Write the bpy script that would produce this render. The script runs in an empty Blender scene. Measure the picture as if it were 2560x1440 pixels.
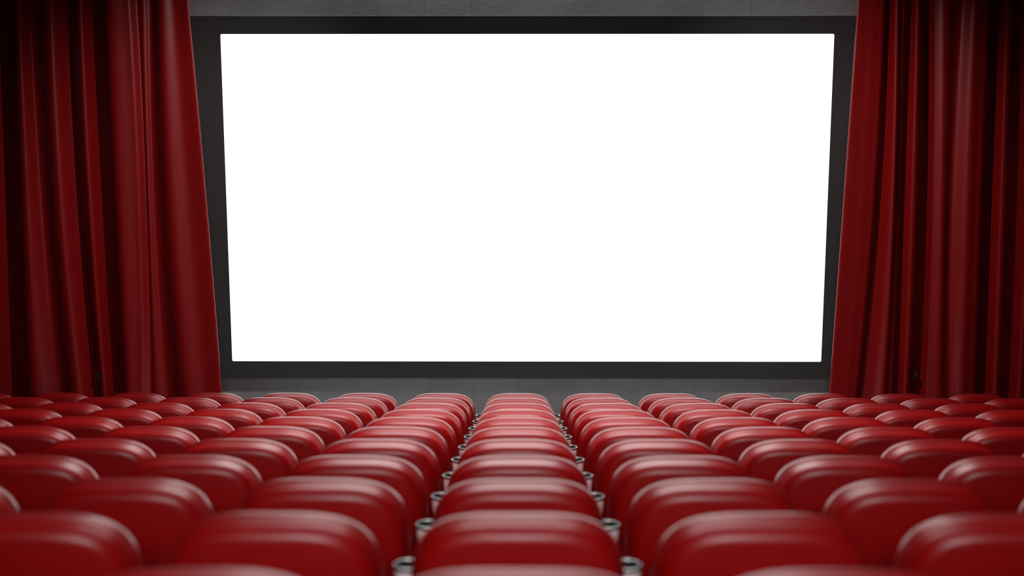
import bpy, bmesh, math, random
from mathutils import Vector, Matrix
random.seed(4)
C = bpy.context.scene.collection
scene = bpy.context.scene
PI = math.pi

# ------------------------------------------------------------------ view
F = 3000.0                      # focal length in pixels of the 2560 wide frame
W = 0.62                        # seat spacing in a row
PITCH = math.atan(F / 19300.0)  # camera looks down along the rake
YAW = math.atan(15.0 / F)       # and a hair to the left
CAMZ = 3.33
CAM = Vector((0, 0, CAMZ))
cp, sp = math.cos(PITCH), math.sin(PITCH)
ROT = Matrix.Rotation(YAW, 3, 'Z')
FWD = ROT @ Vector((0, cp, -sp))
UP = ROT @ Vector((0, sp, cp))
RIGHT = ROT @ Vector((1, 0, 0))

def at(px, py, Y):
    """the point of the vertical plane y = Y seen at a place of the photograph"""
    d = FWD + RIGHT * ((px - 1280) / F) - UP * ((py - 720) / F)
    return CAM + d * (Y / d.y)

# ------------------------------------------------------------------ helpers
def link(name, bm, mat, parent=None, smooth=True):
    me = bpy.data.meshes.new(name)
    bmesh.ops.recalc_face_normals(bm, faces=bm.faces[:])
    bm.to_mesh(me); bm.free()
    if smooth:
        for p in me.polygons: p.use_smooth = True
    me.materials.append(mat)
    o = bpy.data.objects.new(name, me)
    C.objects.link(o)
    if parent: o.parent = parent
    return o

def tag(o, label=None, cat=None, group=None, kind=None):
    if label: o['label'] = label
    if cat: o['category'] = cat
    if group: o['group'] = group
    if kind: o['kind'] = kind
    return o

def empty(name, loc):
    o = bpy.data.objects.new(name, None); C.objects.link(o)
    o.location = loc; o.empty_display_size = .1
    return o

def box(bm, x0, x1, y0, y1, z0, z1, bev=0.0, seg=3):
    vs = [bm.verts.new((x, y, z)) for x in (x0, x1) for y in (y0, y1) for z in (z0, z1)]
    fs = [(0,1,3,2),(4,6,7,5),(0,4,5,1),(2,3,7,6),(0,2,6,4),(1,5,7,3)]
    faces = [bm.faces.new([vs[i] for i in f]) for f in fs]
    if bev > 0:
        es = list({e for f in faces for e in f.edges})
        bmesh.ops.bevel(bm, geom=es, offset=bev, segments=seg, affect='EDGES', profile=.5)

def lathe(bm, prof, cx, cy, n=40):
    rings = []
    for r, z in prof:
        rings.append([bm.verts.new((cx + r*math.cos(2*PI*i/n), cy + r*math.sin(2*PI*i/n), z)) for i in range(n)])
    for a, b in zip(rings, rings[1:]):
        for i in range(n):
            bm.faces.new((a[i], a[(i+1) % n], b[(i+1) % n], b[i]))
    return rings

def nodes(name):
    m = bpy.data.materials.new(name); m.use_nodes = True
    nt = m.node_tree
    return m, nt, nt.nodes['Principled BSDF']

def mat(name, col, rough=.5, metal=0.0, spec=.5, coat=0.0, coat_rough=.2, bump=None, vary=0.0, vscale=3.0, sheen=0.0):
    m, nt, b = nodes(name)
    b.inputs['Roughness'].default_value = rough
    b.inputs['Metallic'].default_value = metal
    b.inputs['Specular IOR Level'].default_value = spec
    b.inputs['Coat Weight'].default_value = coat
    b.inputs['Coat Roughness'].default_value = coat_rough
    b.inputs['Sheen Weight'].default_value = sheen
    b.inputs['Base Color'].default_value = (*col, 1)
    tc = nt.nodes.new('ShaderNodeTexCoord')
    if vary > 0:
        n = nt.nodes.new('ShaderNodeTexNoise'); n.inputs['Scale'].default_value = vscale; n.inputs['Detail'].default_value = 5
        nt.links.new(tc.outputs['Object'], n.inputs['Vector'])
        r = nt.nodes.new('ShaderNodeMix'); r.data_type = 'RGBA'
        r.inputs['A'].default_value = (*[c*(1-vary) for c in col], 1)
        r.inputs['B'].default_value = (*[min(1, c*(1+vary)) for c in col], 1)
        nt.links.new(n.outputs['Fac'], r.inputs['Factor'])
        nt.links.new(r.outputs['Result'], b.inputs['Base Color'])
    if bump:
        n = nt.nodes.new('ShaderNodeTexNoise'); n.inputs['Scale'].default_value = bump[0]; n.inputs['Detail'].default_value = 3
        nt.links.new(tc.outputs['Object'], n.inputs['Vector'])
        bp = nt.nodes.new('ShaderNodeBump'); bp.inputs['Strength'].default_value = bump[1]; bp.inputs['Distance'].default_value = .002
        nt.links.new(n.outputs['Fac'], bp.inputs['Height'])
        nt.links.new(bp.outputs['Normal'], b.inputs['Normal'])
    return m

RED = mat('red_leather', (.25, .003, .004), .33, spec=.5, coat=.2, coat_rough=.3, bump=(420, .05), vary=.08)
REDB = mat('red_leather_back', (.26, .001, .0015), .37, spec=.36, coat=.10, coat_rough=.3, bump=(420, .05), vary=.08)
STEEL = mat('polished_steel', (.22, .24, .235), .14, metal=1.0, bump=(60, .02))
CUP = mat('white_satin_plastic', (.97, .96, .96), .25, spec=.5, vary=.04)
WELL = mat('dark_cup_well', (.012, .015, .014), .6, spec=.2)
BLACK = mat('black_metal', (.02, .02, .022), .4, vary=.2)
ARM = mat('dark_red_armrest', (.10, .004, .006), .45, bump=(300, .05))
VELVET = mat('red_velvet', (.20, .003, .004), .42, spec=.36, vary=.12, vscale=1.5)
FRAME = mat('matte_black_frame', (.028, .031, .031), .6, spec=.25, vary=.06, vscale=5)
TINY = mat('flat_black', (.004, .005, .004), .8)
FLOORM = mat('dark_carpet', (.045, .012, .014), .9, bump=(200, .4), vary=.3, vscale=20)
CEIL = mat('dark_plaster_ceiling', (.16, .15, .17), .8, vary=.1)
SIDE = mat('dark_side_wall', (.05, .025, .028), .8, vary=.15)

# concrete with faint board joints and blotches
CONC, nt, b = nodes('grey_concrete')
tc = nt.nodes.new('ShaderNodeTexCoord')
n1 = nt.nodes.new('ShaderNodeTexNoise'); n1.inputs['Scale'].default_value = 1.6; n1.inputs['Detail'].default_value = 8; n1.inputs['Roughness'].default_value = .65
n2 = nt.nodes.new('ShaderNodeTexNoise'); n2.inputs['Scale'].default_value = 45; n2.inputs['Detail'].default_value = 4
mp = nt.nodes.new('ShaderNodeMapping'); mp.inputs['Rotation'].default_value = (PI/2, 0, 0)
bk = nt.nodes.new('ShaderNodeTexBrick'); bk.inputs['Scale'].default_value = 1.0; bk.offset = 0
bk.inputs['Color1'].default_value = (.93, .93, .93, 1); bk.inputs['Color2'].default_value = (1.04, 1.04, 1.04, 1); bk.inputs['Mortar'].default_value = (.8, .8, .8, 1)
bk.inputs['Mortar Size'].default_value = .003; bk.inputs['Brick Width'].default_value = .45; bk.inputs['Row Height'].default_value = 2.2
nt.links.new(tc.outputs['Object'], n1.inputs['Vector']); nt.links.new(tc.outputs['Object'], n2.inputs['Vector'])
nt.links.new(tc.outputs['Object'], mp.inputs['Vector']); nt.links.new(mp.outputs['Vector'], bk.inputs['Vector'])
rp = nt.nodes.new('ShaderNodeValToRGB')
rp.color_ramp.elements[0].position = .3; rp.color_ramp.elements[0].color = (.17, .178, .177, 1)
rp.color_ramp.elements[1].position = .75; rp.color_ramp.elements[1].color = (.25, .26, .259, 1)
nt.links.new(n1.outputs['Fac'], rp.inputs['Fac'])
mx = nt.nodes.new('ShaderNodeMix'); mx.data_type = 'RGBA'; mx.blend_type = 'MULTIPLY'; mx.inputs['Factor'].default_value = 1
nt.links.new(rp.outputs['Color'], mx.inputs['A']); nt.links.new(bk.outputs['Color'], mx.inputs['B'])
nt.links.new(mx.outputs['Result'], b.inputs['Base Color'])
b.inputs['Roughness'].default_value = .75; b.inputs['Specular IOR Level'].default_value = .2
bp = nt.nodes.new('ShaderNodeBump'); bp.inputs['Strength'].default_value = .12; bp.inputs['Distance'].default_value = .01
nt.links.new(n2.outputs['Fac'], bp.inputs['Height']); nt.links.new(bp.outputs['Normal'], b.inputs['Normal'])

# lit projection screen
SCR = bpy.data.materials.new('lit_white_screen'); SCR.use_nodes = True
nt = SCR.node_tree; nt.nodes.clear()
out = nt.nodes.new('ShaderNodeOutputMaterial'); em = nt.nodes.new('ShaderNodeEmission')
em.inputs['Color'].default_value = (1, 1, 1, 1); em.inputs['Strength'].default_value = 2.2
nt.links.new(em.outputs['Emission'], out.inputs['Surface'])

# ------------------------------------------------------------------ rows
def row(k):
    """y, z of the backrest tops in row k; row 0 is the nearest to the camera"""
    Z = F * W * (.00123 + .0004 * k)
    v = 127.7 / F * Z + .71 * W
    return Z * cp - v * sp, CAMZ - (v * cp + Z * sp)
TOP = 0.98
Y0, T0 = row(0); Y1, T1 = row(1)
DY, DZ = Y1 - Y0, T0 - T1
YL, TL = row(10)
FRONT_Z = TL - TOP              # floor of the row nearest the screen

# ------------------------------------------------------------------ room
YW = 11.9
XR = 6.6
YB = -2.6
ZC = CAMZ + 2.3
def flat(name, pts, m, label, cat):
    bm = bmesh.new(); bm.faces.new([bm.verts.new(p) for p in pts])
    return tag(link(name, bm, m, smooth=False), label, cat, kind='structure')
# stepped floor, one mesh
bm = bmesh.new()
prof = []
for k in range(-5, 11):
    z = FRONT_Z + DZ * (10 - k)
    y0 = YB if k == -5 else Y0 + DY * k - .16
    prof += [(y0, z), (Y0 + DY * (k + 1) - .16 if k < 10 else YW, z)]
L = [bm.verts.new((-XR, y, z)) for y, z in prof]; R = [bm.verts.new((XR, y, z)) for y, z in prof]
for i in range(len(prof) - 1): bm.faces.new((L[i], L[i+1], R[i+1], R[i]))
tag(link('floor', bm, FLOORM, smooth=False), 'dark stepped auditorium floor under the rows of seats', 'floor', kind='structure')
flat('wall_front', [(-XR, YW, FRONT_Z), (XR, YW, FRONT_Z), (XR, YW, ZC), (-XR, YW, ZC)], CONC, 'grey concrete wall behind the screen and the curtains', 'wall')
flat('wall_left', [(-XR, YB, FRONT_Z), (-XR, YW, FRONT_Z), (-XR, YW, ZC), (-XR, YB, ZC)], SIDE, 'dark side wall left of the seats', 'wall')
flat('wall_right', [(XR, YB, FRONT_Z), (XR, YW, FRONT_Z), (XR, YW, ZC), (XR, YB, ZC)], SIDE, 'dark side wall right of the seats', 'wall')
flat('wall_back', [(-XR, YB, FRONT_Z), (XR, YB, FRONT_Z), (XR, YB, ZC), (-XR, YB, ZC)], SIDE, 'dark rear wall behind the last seats', 'wall')
flat('ceiling', [(-XR, YB, ZC), (XR, YB, ZC), (XR, YW, ZC), (-XR, YW, ZC)], CEIL, 'dark ceiling over the auditorium', 'ceiling')

# ------------------------------------------------------------------ screen
YF = YW - .16                   # front plane of the frame
tl, tr, bl, br = at(550, 86, YF), at(2085.5, 84, YF), at(581.5, 904.5, YF), at(2053.5, 903, YF)
sx0, sx1 = (tl.x + bl.x) / 2, (tr.x + br.x) / 2
szt, szb = (tl.z + tr.z) / 2, (bl.z + br.z) / 2
fzt = (at(700, 40, YF).z + at(2000, 38, YF).z) / 2
fzb = at(1318, 945, YF).z
side = (szt - fzt) * -1 * 1.9
fx0, fx1 = sx0 - .52, sx1 + .52
root = tag(empty('cinema_screen', ((sx0+sx1)/2, YW, fzb)), 'large blank white lit cinema screen in a wide black frame', 'screen')
ox, oy, oz = root.location
# frame: ring with bevelled inner edge, slightly rounded screen opening
bm = bmesh.new()
def rr(x0, x1, z0, z1, r, y, n=6):
    pts = []
    for cx, cz, a0 in ((x1-r, z1-r, 0), (x0+r, z1-r, PI/2), (x0+r, z0+r, PI), (x1-r, z0+r, 3*PI/2)):
        for i in range(n + 1):
            a = a0 + PI/2*i/n
            pts.append((cx + r*math.cos(a) - ox, y - oy, cz + r*math.sin(a) - oz))
    return [bm.verts.new(p) for p in pts]
loops = [rr(fx0, fx1, fzb, fzt, .004, YW - .002), rr(fx0, fx1, fzb, fzt, .004, YF + .004), rr(fx0+.004, fx1-.004, fzb+.004, fzt-.004, .004, YF),
         rr(sx0, sx1, szb, szt, .012, YF), rr(sx0, sx1, szb, szt, .012, YF + .006)]
for a, b in zip(loops, loops[1:]):
    for i in range(len(a)): bm.faces.new((a[i], a[(i+1) % len(a)], b[(i+1) % len(a)], b[i]))
link('frame', bm, FRAME, root, smooth=False)
bm = bmesh.new()
bm.faces.new(rr(sx0, sx1, szb, szt, .012, YF + .005))
o = link('screen_surface', bm, SCR, root, smooth=False)
o['label'] = 'blank glowing white screen surface'

# ------------------------------------------------------------------ curtains
YC = 11.42
def curtain(name, label, feats, edge_side):
    """feats: (x at the top, x halfway, x at the bottom, depth towards the seats) in order across the cloth"""
    ZT, ZB = ZC - .02, FRONT_Z + .015
    cols = []
    yp = (0, 500, 985)
    zs = [at(1280, p, YC).z for p in yp]
    F3 = []
    for f in feats:
        dep = .06 + (f[3] - .06)*(1.6 if f[3] < .06 else 1.25)
        xs = [at(f[i], yp[i], YC - dep).x for i in range(3)]
        F3.append((xs, dep))
    nz = 70
    per = 9
    grid = []
    for i in range(nz + 1):
        z = ZT + (ZB - ZT) * i / nz
        row_ = []
        # quadratic through the three measured heights, held softly outside them
        z_ = min(max(z, ZB), zs[0] + .6)
        def q(xs):
            a, b, c = zs
            x = (xs[0]*(z_-b)*(z_-c)/((a-b)*(a-c)) + xs[1]*(z_-a)*(z_-c)/((b-a)*(b-c)) + xs[2]*(z_-a)*(z_-b)/((c-a)*(c-b)))
            return x
        X = [q(f[0]) for f in F3]
        D = [f[1] for f in F3]
        for j in range(len(X) - 1):
            for s in range(per):
                t = s / per
                e = .5 - .5*math.cos(PI*t)
                x = X[j] + (X[j+1] - X[j])*t
                y = D[j] + (D[j+1] - D[j])*e
                row_.append((x, YC - y, z))
        row_.append((X[-1], YC - D[-1], z))
        grid.append(row_)
    bm = bmesh.new()
    V = [[bm.verts.new(p) for p in r] for r in grid]
    for i in range(nz):
        for j in range(len(V[0]) - 1):
            bm.faces.new((V[i][j], V[i][j+1], V[i+1][j+1], V[i+1][j]))
    ro = tag(empty(name, (grid[-1][len(grid[-1])//2][0], YC, ZB)), label, 'curtain')
    for v in bm.verts: v.co -= ro.location
    o = link('curtain_cloth', bm, VELVET, ro)
    md = o.modifiers.new('thickness', 'SOLIDIFY'); md.thickness = .012; md.offset = 0
    return ro

left = curtain('stage_curtain', 'dark red velvet stage curtain hanging left of the screen', [
    (-330, -330, -330, 0), (-280, -275, -270, .10), (-230, -222, -215, -.02), (-170, -160, -150, .12), (-110, -95, -85, -.02),
    (-50, -38, -30, .10), (8, 24, 32, -.07), (45, 66, 90, .09), (76, 105, 150, .0), (124, 150, 196, .08),
    (171, 198, 243, -.04), (200, 225, 262, .06), (233, 258, 290, -.05), (275, 300, 325, .10), (318, 345, 350, .08),
    (343, 367, 378, .035), (357, 372, 392, .05), (375, 386, 420, .03), (405, 430, 472, .125), (436, 474, 515, .10), (470, 516, 555, .115)], 1)
right = curtain('stage_curtain', 'dark red velvet stage curtain hanging right of the screen', [
    (2145, 2109, 2073, .13), (2180, 2150, 2112, .12), (2205, 2180, 2135, .11), (2221, 2197, 2152, .02), (2241, 2232, 2205, .13), (2256, 2243, 2224, .08),
    (2277, 2255, 2241, .0), (2293, 2282, 2262, .08), (2316, 2314, 2294, -.05), (2340, 2335, 2318, .05), (2362, 2355, 2345, .07),
    (2404, 2378, 2372, .025), (2440, 2420, 2405, .08), (2465, 2445, 2428, .06), (2492, 2472, 2453, -.07), (2518, 2503, 2487, .06),
    (2556, 2543, 2518, -.04), (2590, 2572, 2545, .09), (2640, 2625, 2600, -.02), (2690, 2680, 2665, .1), (2740, 2735, 2725, -.02), (2800, 2800, 2795, .1), (2860, 2860, 2860, 0)], -1)
for ro, (px, py) in ((left, (245, 938)), (right, (2289, 937))):
    p = at(px, py, YC - .02)
    bm = bmesh.new()
    lathe(bm, [(.001, .036), (.008, .026), (.017, .002), (.020, -.030), (.019, -.034), (.001, -.034)], 0, 0, 16)
    o = link('curtain_black_piece', bm, TINY, ro)  # small black pointed piece of unidentified kind
    o.location = p - ro.location
    o['label'] = 'small black pointed piece in a fold'

# ------------------------------------------------------------------ seats
def outline(hw, ztop, H, zbot, n=4.0, N=112):
    pts = []
    M = 400
    for i in range(M + 1):                       # right foot of the arch over the top to the left
        a = PI * i / M
        c, s = math.cos(a), math.sin(a)
        pts.append((hw*math.copysign(abs(c)**(2/n), c), ztop - H + H*abs(s)**(2/n)))
    r = .06; hb = hw*.93
    for i in range(13):
        a = PI + PI/2*i/12
        pts.append((-hb + r + r*math.cos(a), zbot + r + r*math.sin(a)))
    for i in range(13):
        a = 3*PI/2 + PI/2*i/12
        pts.append((hb - r + r*math.cos(a), zbot + r + r*math.sin(a)))
    pts.append(pts[0])
    d = [0]
    for p, q in zip(pts, pts[1:]): d.append(d[-1] + math.hypot(q[0]-p[0], q[1]-p[1]))
    res = []; j = 0
    for i in range(N):
        t = d[-1]*i/N
        while d[j+1] < t: j += 1
        u = (t - d[j])/max(1e-9, d[j+1]-d[j])
        res.append((pts[j][0] + (pts[j+1][0]-pts[j][0])*u, pts[j][1] + (pts[j+1][1]-pts[j][1])*u))
    return res
OUT = outline(.444*W, TOP, .385*W, .40, 3.3)
NOR = []
for i in range(len(OUT)):
    p, q = OUT[i-1], OUT[(i+1) % len(OUT)]
    dx, dz = q[0]-p[0], q[1]-p[1]; l = math.hypot(dx, dz)
    NOR.append((-dz/l, dx/l))                    # inward for a counter-clockwise loop
ctr = (0, .66)
LEAN = math.tan(math.radians(4))
def place(x, y, z):
    return (x, y + (TOP - z)*LEAN + .3*x*x, z)
def shell(bm, prof, caps):
    """loops of the outline: prof = (depth, inset); caps = rings closing the last loop: (scale, depth)"""
    rings = []
    for y, ins in prof:
        rings.append([bm.verts.new(place(p[0] + n[0]*ins, y, p[1] + n[1]*ins)) for p, n in zip(OUT, NOR)])
    y, ins = prof[-1]
    base = [(p[0] + n[0]*ins, p[1] + n[1]*ins) for p, n in zip(OUT, NOR)]
    for s, yy in caps:
        rings.append([bm.verts.new(place(ctr[0] + (x-ctr[0])*s, yy, ctr[1] + (z-ctr[1])*s)) for x, z in base])
    for a, b in zip(rings, rings[1:]):
        for i in range(len(a)): bm.faces.new((a[i], a[(i+1) % len(a)], b[(i+1) % len(a)], b[i]))
    c = bm.verts.new(place(ctr[0], caps[-1][1], ctr[1]))
    a = rings[-1]
    for i in range(len(a)): bm.faces.new((a[i], a[(i+1) % len(a)], c))
    return rings

def arc(y0, i0, y1, i1, n):
    """quarter ellipse in (depth, inset) leaving along depth and ending along inset"""
    return [(y0 + (y1-y0)*math.sin(PI/2*t/n), i0 + (i1-i0)*(1-math.cos(PI/2*t/n))) for t in range(n + 1)]

def backrest_meshes():
    bm = bmesh.new()                             # rear shell: gently sloped rim, then a broad round shoulder into the back
    prof = [(.026, .03), (.026, .009), (.022, .0052), (.016, .0046), (.005, .0078), (-.003, .0115)]
    sh = arc(-.003, .0115, -.045, .055, 9)
    # blend the start of the shoulder with the slope
    prof += sh[1:]
    shell(bm, prof, [(.88, -.051), (.6, -.055), (.3, -.057)])
    a = bm
    bm = bmesh.new()                             # front cushion with a small round rim
    prof = [(.024, .03), (.024, .008), (.0265, .003), (.0290, .0008), (.032, .0), (.041, .0), (.050, .0)] + arc(.050, 0, .067, .02, 6)[1:] + [(.071, .045), (.075, .07)]
    shell(bm, prof, [(.85, .082), (.5, .09), (.25, .092)])
    return a, bm

def seat_parts(root, sides):
    a, f = backrest_meshes()
    link('backrest_shell', a, REDB, root)
    link('backrest_cushion', f, RED, root)
    bm = bmesh.new(); box(bm, -.232, .232, .14, .56, .37, .475, .04, 4)
    link('seat_cushion', bm, RED, root)
    bm = bmesh.new(); box(bm, -.2, .2, .17, .5, .33, .372, .008, 2); box(bm, -.05, .05, .26, .38, .012, .335, .006, 2); box(bm, -.16, .16, .2, .46, .0, .014, .004, 1)
    link('pedestal', bm, BLACK, root)
    for s in sides:
        x = s*.508*W
        bm = bmesh.new(); box(bm, x-.026, x+.026, .13, .30, .60, .645, .012, 3); box(bm, x-.018, x+.018, .15, .25, .0, .605, .006, 2)
        link('armrest', bm, ARM, root)
        cx, cy, zr = s*.506*W, .39, .708
        bm = bmesh.new()
        lathe(bm, [(.001, zr-.118), (.027, zr-.118), (.030, zr-.114), (.0385, zr-.012)], cx, cy)
        ch = link('cup_holder', bm, CUP, root)
        bm = bmesh.new()
        lathe(bm, [(.0385, zr-.013), (.0405, zr-.011), (.0412, zr-.0045), (.0412, zr-.0012), (.0405, zr-.0002), (.0402, zr), (.0345, zr), (.0340, zr-.0003), (.0335, zr-.004)], cx, cy)
        link('cup_holder_rim', bm, STEEL, ch)
        bm = bmesh.new()
        lathe(bm, [(.0335, zr-.004), (.031, zr-.02), (.026, zr-.095), (.001, zr-.1)], cx, cy)
        o = link('cup_well', bm, WELL, ch); o['label'] = 'dark hollow inside of the cup holder'

def make_seat(sides):
    r = empty('cinema_chair', (0, 0, 0)); seat_parts(r, sides); return r
def copy_tree(o, parent=None):
    c = o.copy(); C.objects.link(c)
    if parent: c.parent = parent
    for ch in list(o.children): copy_tree(ch, c)
    return c
protos = {0: make_seat((-1, 1)), 1: make_seat((1,)), -1: make_seat((-1,))}
used = set()
ORD = ['first', 'second', 'third', 'fourth', 'fifth', 'sixth', 'seventh', 'eighth']
def row_name(k):
    if k == 0: return 'row nearest the camera'
    if k < 5: return ORD[k] + ' row from the camera'
    if k == 10: return 'row nearest the screen'
    return ORD[10-k] + ' row from the screen'
half = {0: 1, 1: 2, 2: 3, 3: 3, 4: 4, 5: 4, 6: 5, 7: 5, 8: 6, 9: 6, 10: 7}
for k in range(11):
    y, t = row(k)
    for j in range(-half[k], half[k] + 1):
        key = (j > 0) - (j < 0)
        if key in used: r = copy_tree(protos[key])
        else: r = protos[key]; used.add(key)
        r.location = (j*W, y - .045, t - TOP)
        where = 'in the centre column' if j == 0 else (('' if abs(j) == 1 else ORD[abs(j)-1] + ' ') + ('immediately ' if abs(j) == 1 else '') + ('left' if j < 0 else 'right') + ' of centre column')
        tag(r, 'red leather chair, ' + row_name(k) + ', ' + where, 'chair', 'red cinema chairs in rows')

# ------------------------------------------------------------------ light
def area(name, loc, target, sx, sy, power, col=(1, 1, 1), spread=180):
    l = bpy.data.lights.new(name, 'AREA'); l.shape = 'RECTANGLE'; l.size = sx; l.size_y = sy; l.energy = power; l.color = col
    l.spread = math.radians(spread)
    o = bpy.data.objects.new(name, l); C.objects.link(o); o.location = loc
    d = Vector(target) - Vector(loc)
    zz = -d.normalized(); xx = Vector((1, 0, 0)); xx = (xx - zz*xx.dot(zz)).normalized()
    o.rotation_euler = Matrix((xx, zz.cross(xx), zz)).transposed().to_euler()
    return o
area('ceiling_lamp', (0, 7.0, ZC - .15), (0, 6.2, 0), 3.0, 3.0, 178, (1, .97, .97), 120)
area('ceiling_lamp', (0, 1.8, ZC - .15), (0, 2.2, 0), 2.4, 2.0, 27, (.85, .85, 1))
area('rear_lamp', (0, -2.2, ZC - .5), (0, 4, 1.6), 2.4, .8, 25, (1, .95, .95), 58)
for sgn in (-1, 1):  # unseen spots added to brighten the inner curtains and shade their folds
    l = bpy.data.lights.new('curtain_fill_spot', 'SPOT'); l.energy = 820; l.spot_size = math.radians(46); l.spot_blend = 1; l.shadow_soft_size = .12; l.color = (1, .93, .9)
    o = bpy.data.objects.new('curtain_fill_spot', l); C.objects.link(o)
    o.location = (sgn*.1, 7.6, ZC - .2)
    o.rotation_euler = (Vector((sgn*3.0, YC, 2.45)) - o.location).to_track_quat('-Z', 'Y').to_euler()
area('upper_wall_fill', (.1, YW - .11, ZC - .2), (.1, YW + .25, ZC - 2), 5.8, .06, 92, (1, 1, 1), 170)  # added fill above the view, brightens the wall but not the frame front
area('frame_fill_strip', (.1, YW - 1.3, FRONT_Z + .06), (.1, YW, FRONT_Z + 1.6), 5.4, .1, 11, (1, 1, 1))  # added fill hidden behind the chairs, lifts the lower frame and wall

l = bpy.data.lights.new('frame_fill_spot', 'SPOT'); l.energy = 620; l.spot_size = math.radians(30); l.spot_blend = 1; l.shadow_soft_size = .05  # no actual projector: fill added at the rear to brighten the frame
o = bpy.data.objects.new('frame_fill_spot', l); C.objects.link(o); o.location = (0, YB + .3, ZC - .5)
o.rotation_euler = (Vector((.1, YW, 2.3)) - o.location).to_track_quat('-Z', 'Y').to_euler()

w = bpy.data.worlds.new('World'); scene.world = w; w.use_nodes = True
w.node_tree.nodes['Background'].inputs['Color'].default_value = (.5, .5, .55, 1)
w.node_tree.nodes['Background'].inputs['Strength'].default_value = .012

# ------------------------------------------------------------------ camera
cam = bpy.data.cameras.new('camera'); co = bpy.data.objects.new('camera', cam); C.objects.link(co)
co.location = CAM
co.matrix_world = Matrix.Translation(CAM) @ Matrix((RIGHT, UP, -FWD)).transposed().to_4x4()
cam.sensor_width = 36; cam.lens = F / 2560 * 36
cam.dof.use_dof = True; cam.dof.focus_distance = 11.2; cam.dof.aperture_fstop = 1.5
cam.clip_start = .05
scene.camera = co
scene.view_settings.view_transform = 'Standard'
scene.view_settings.look = 'None'
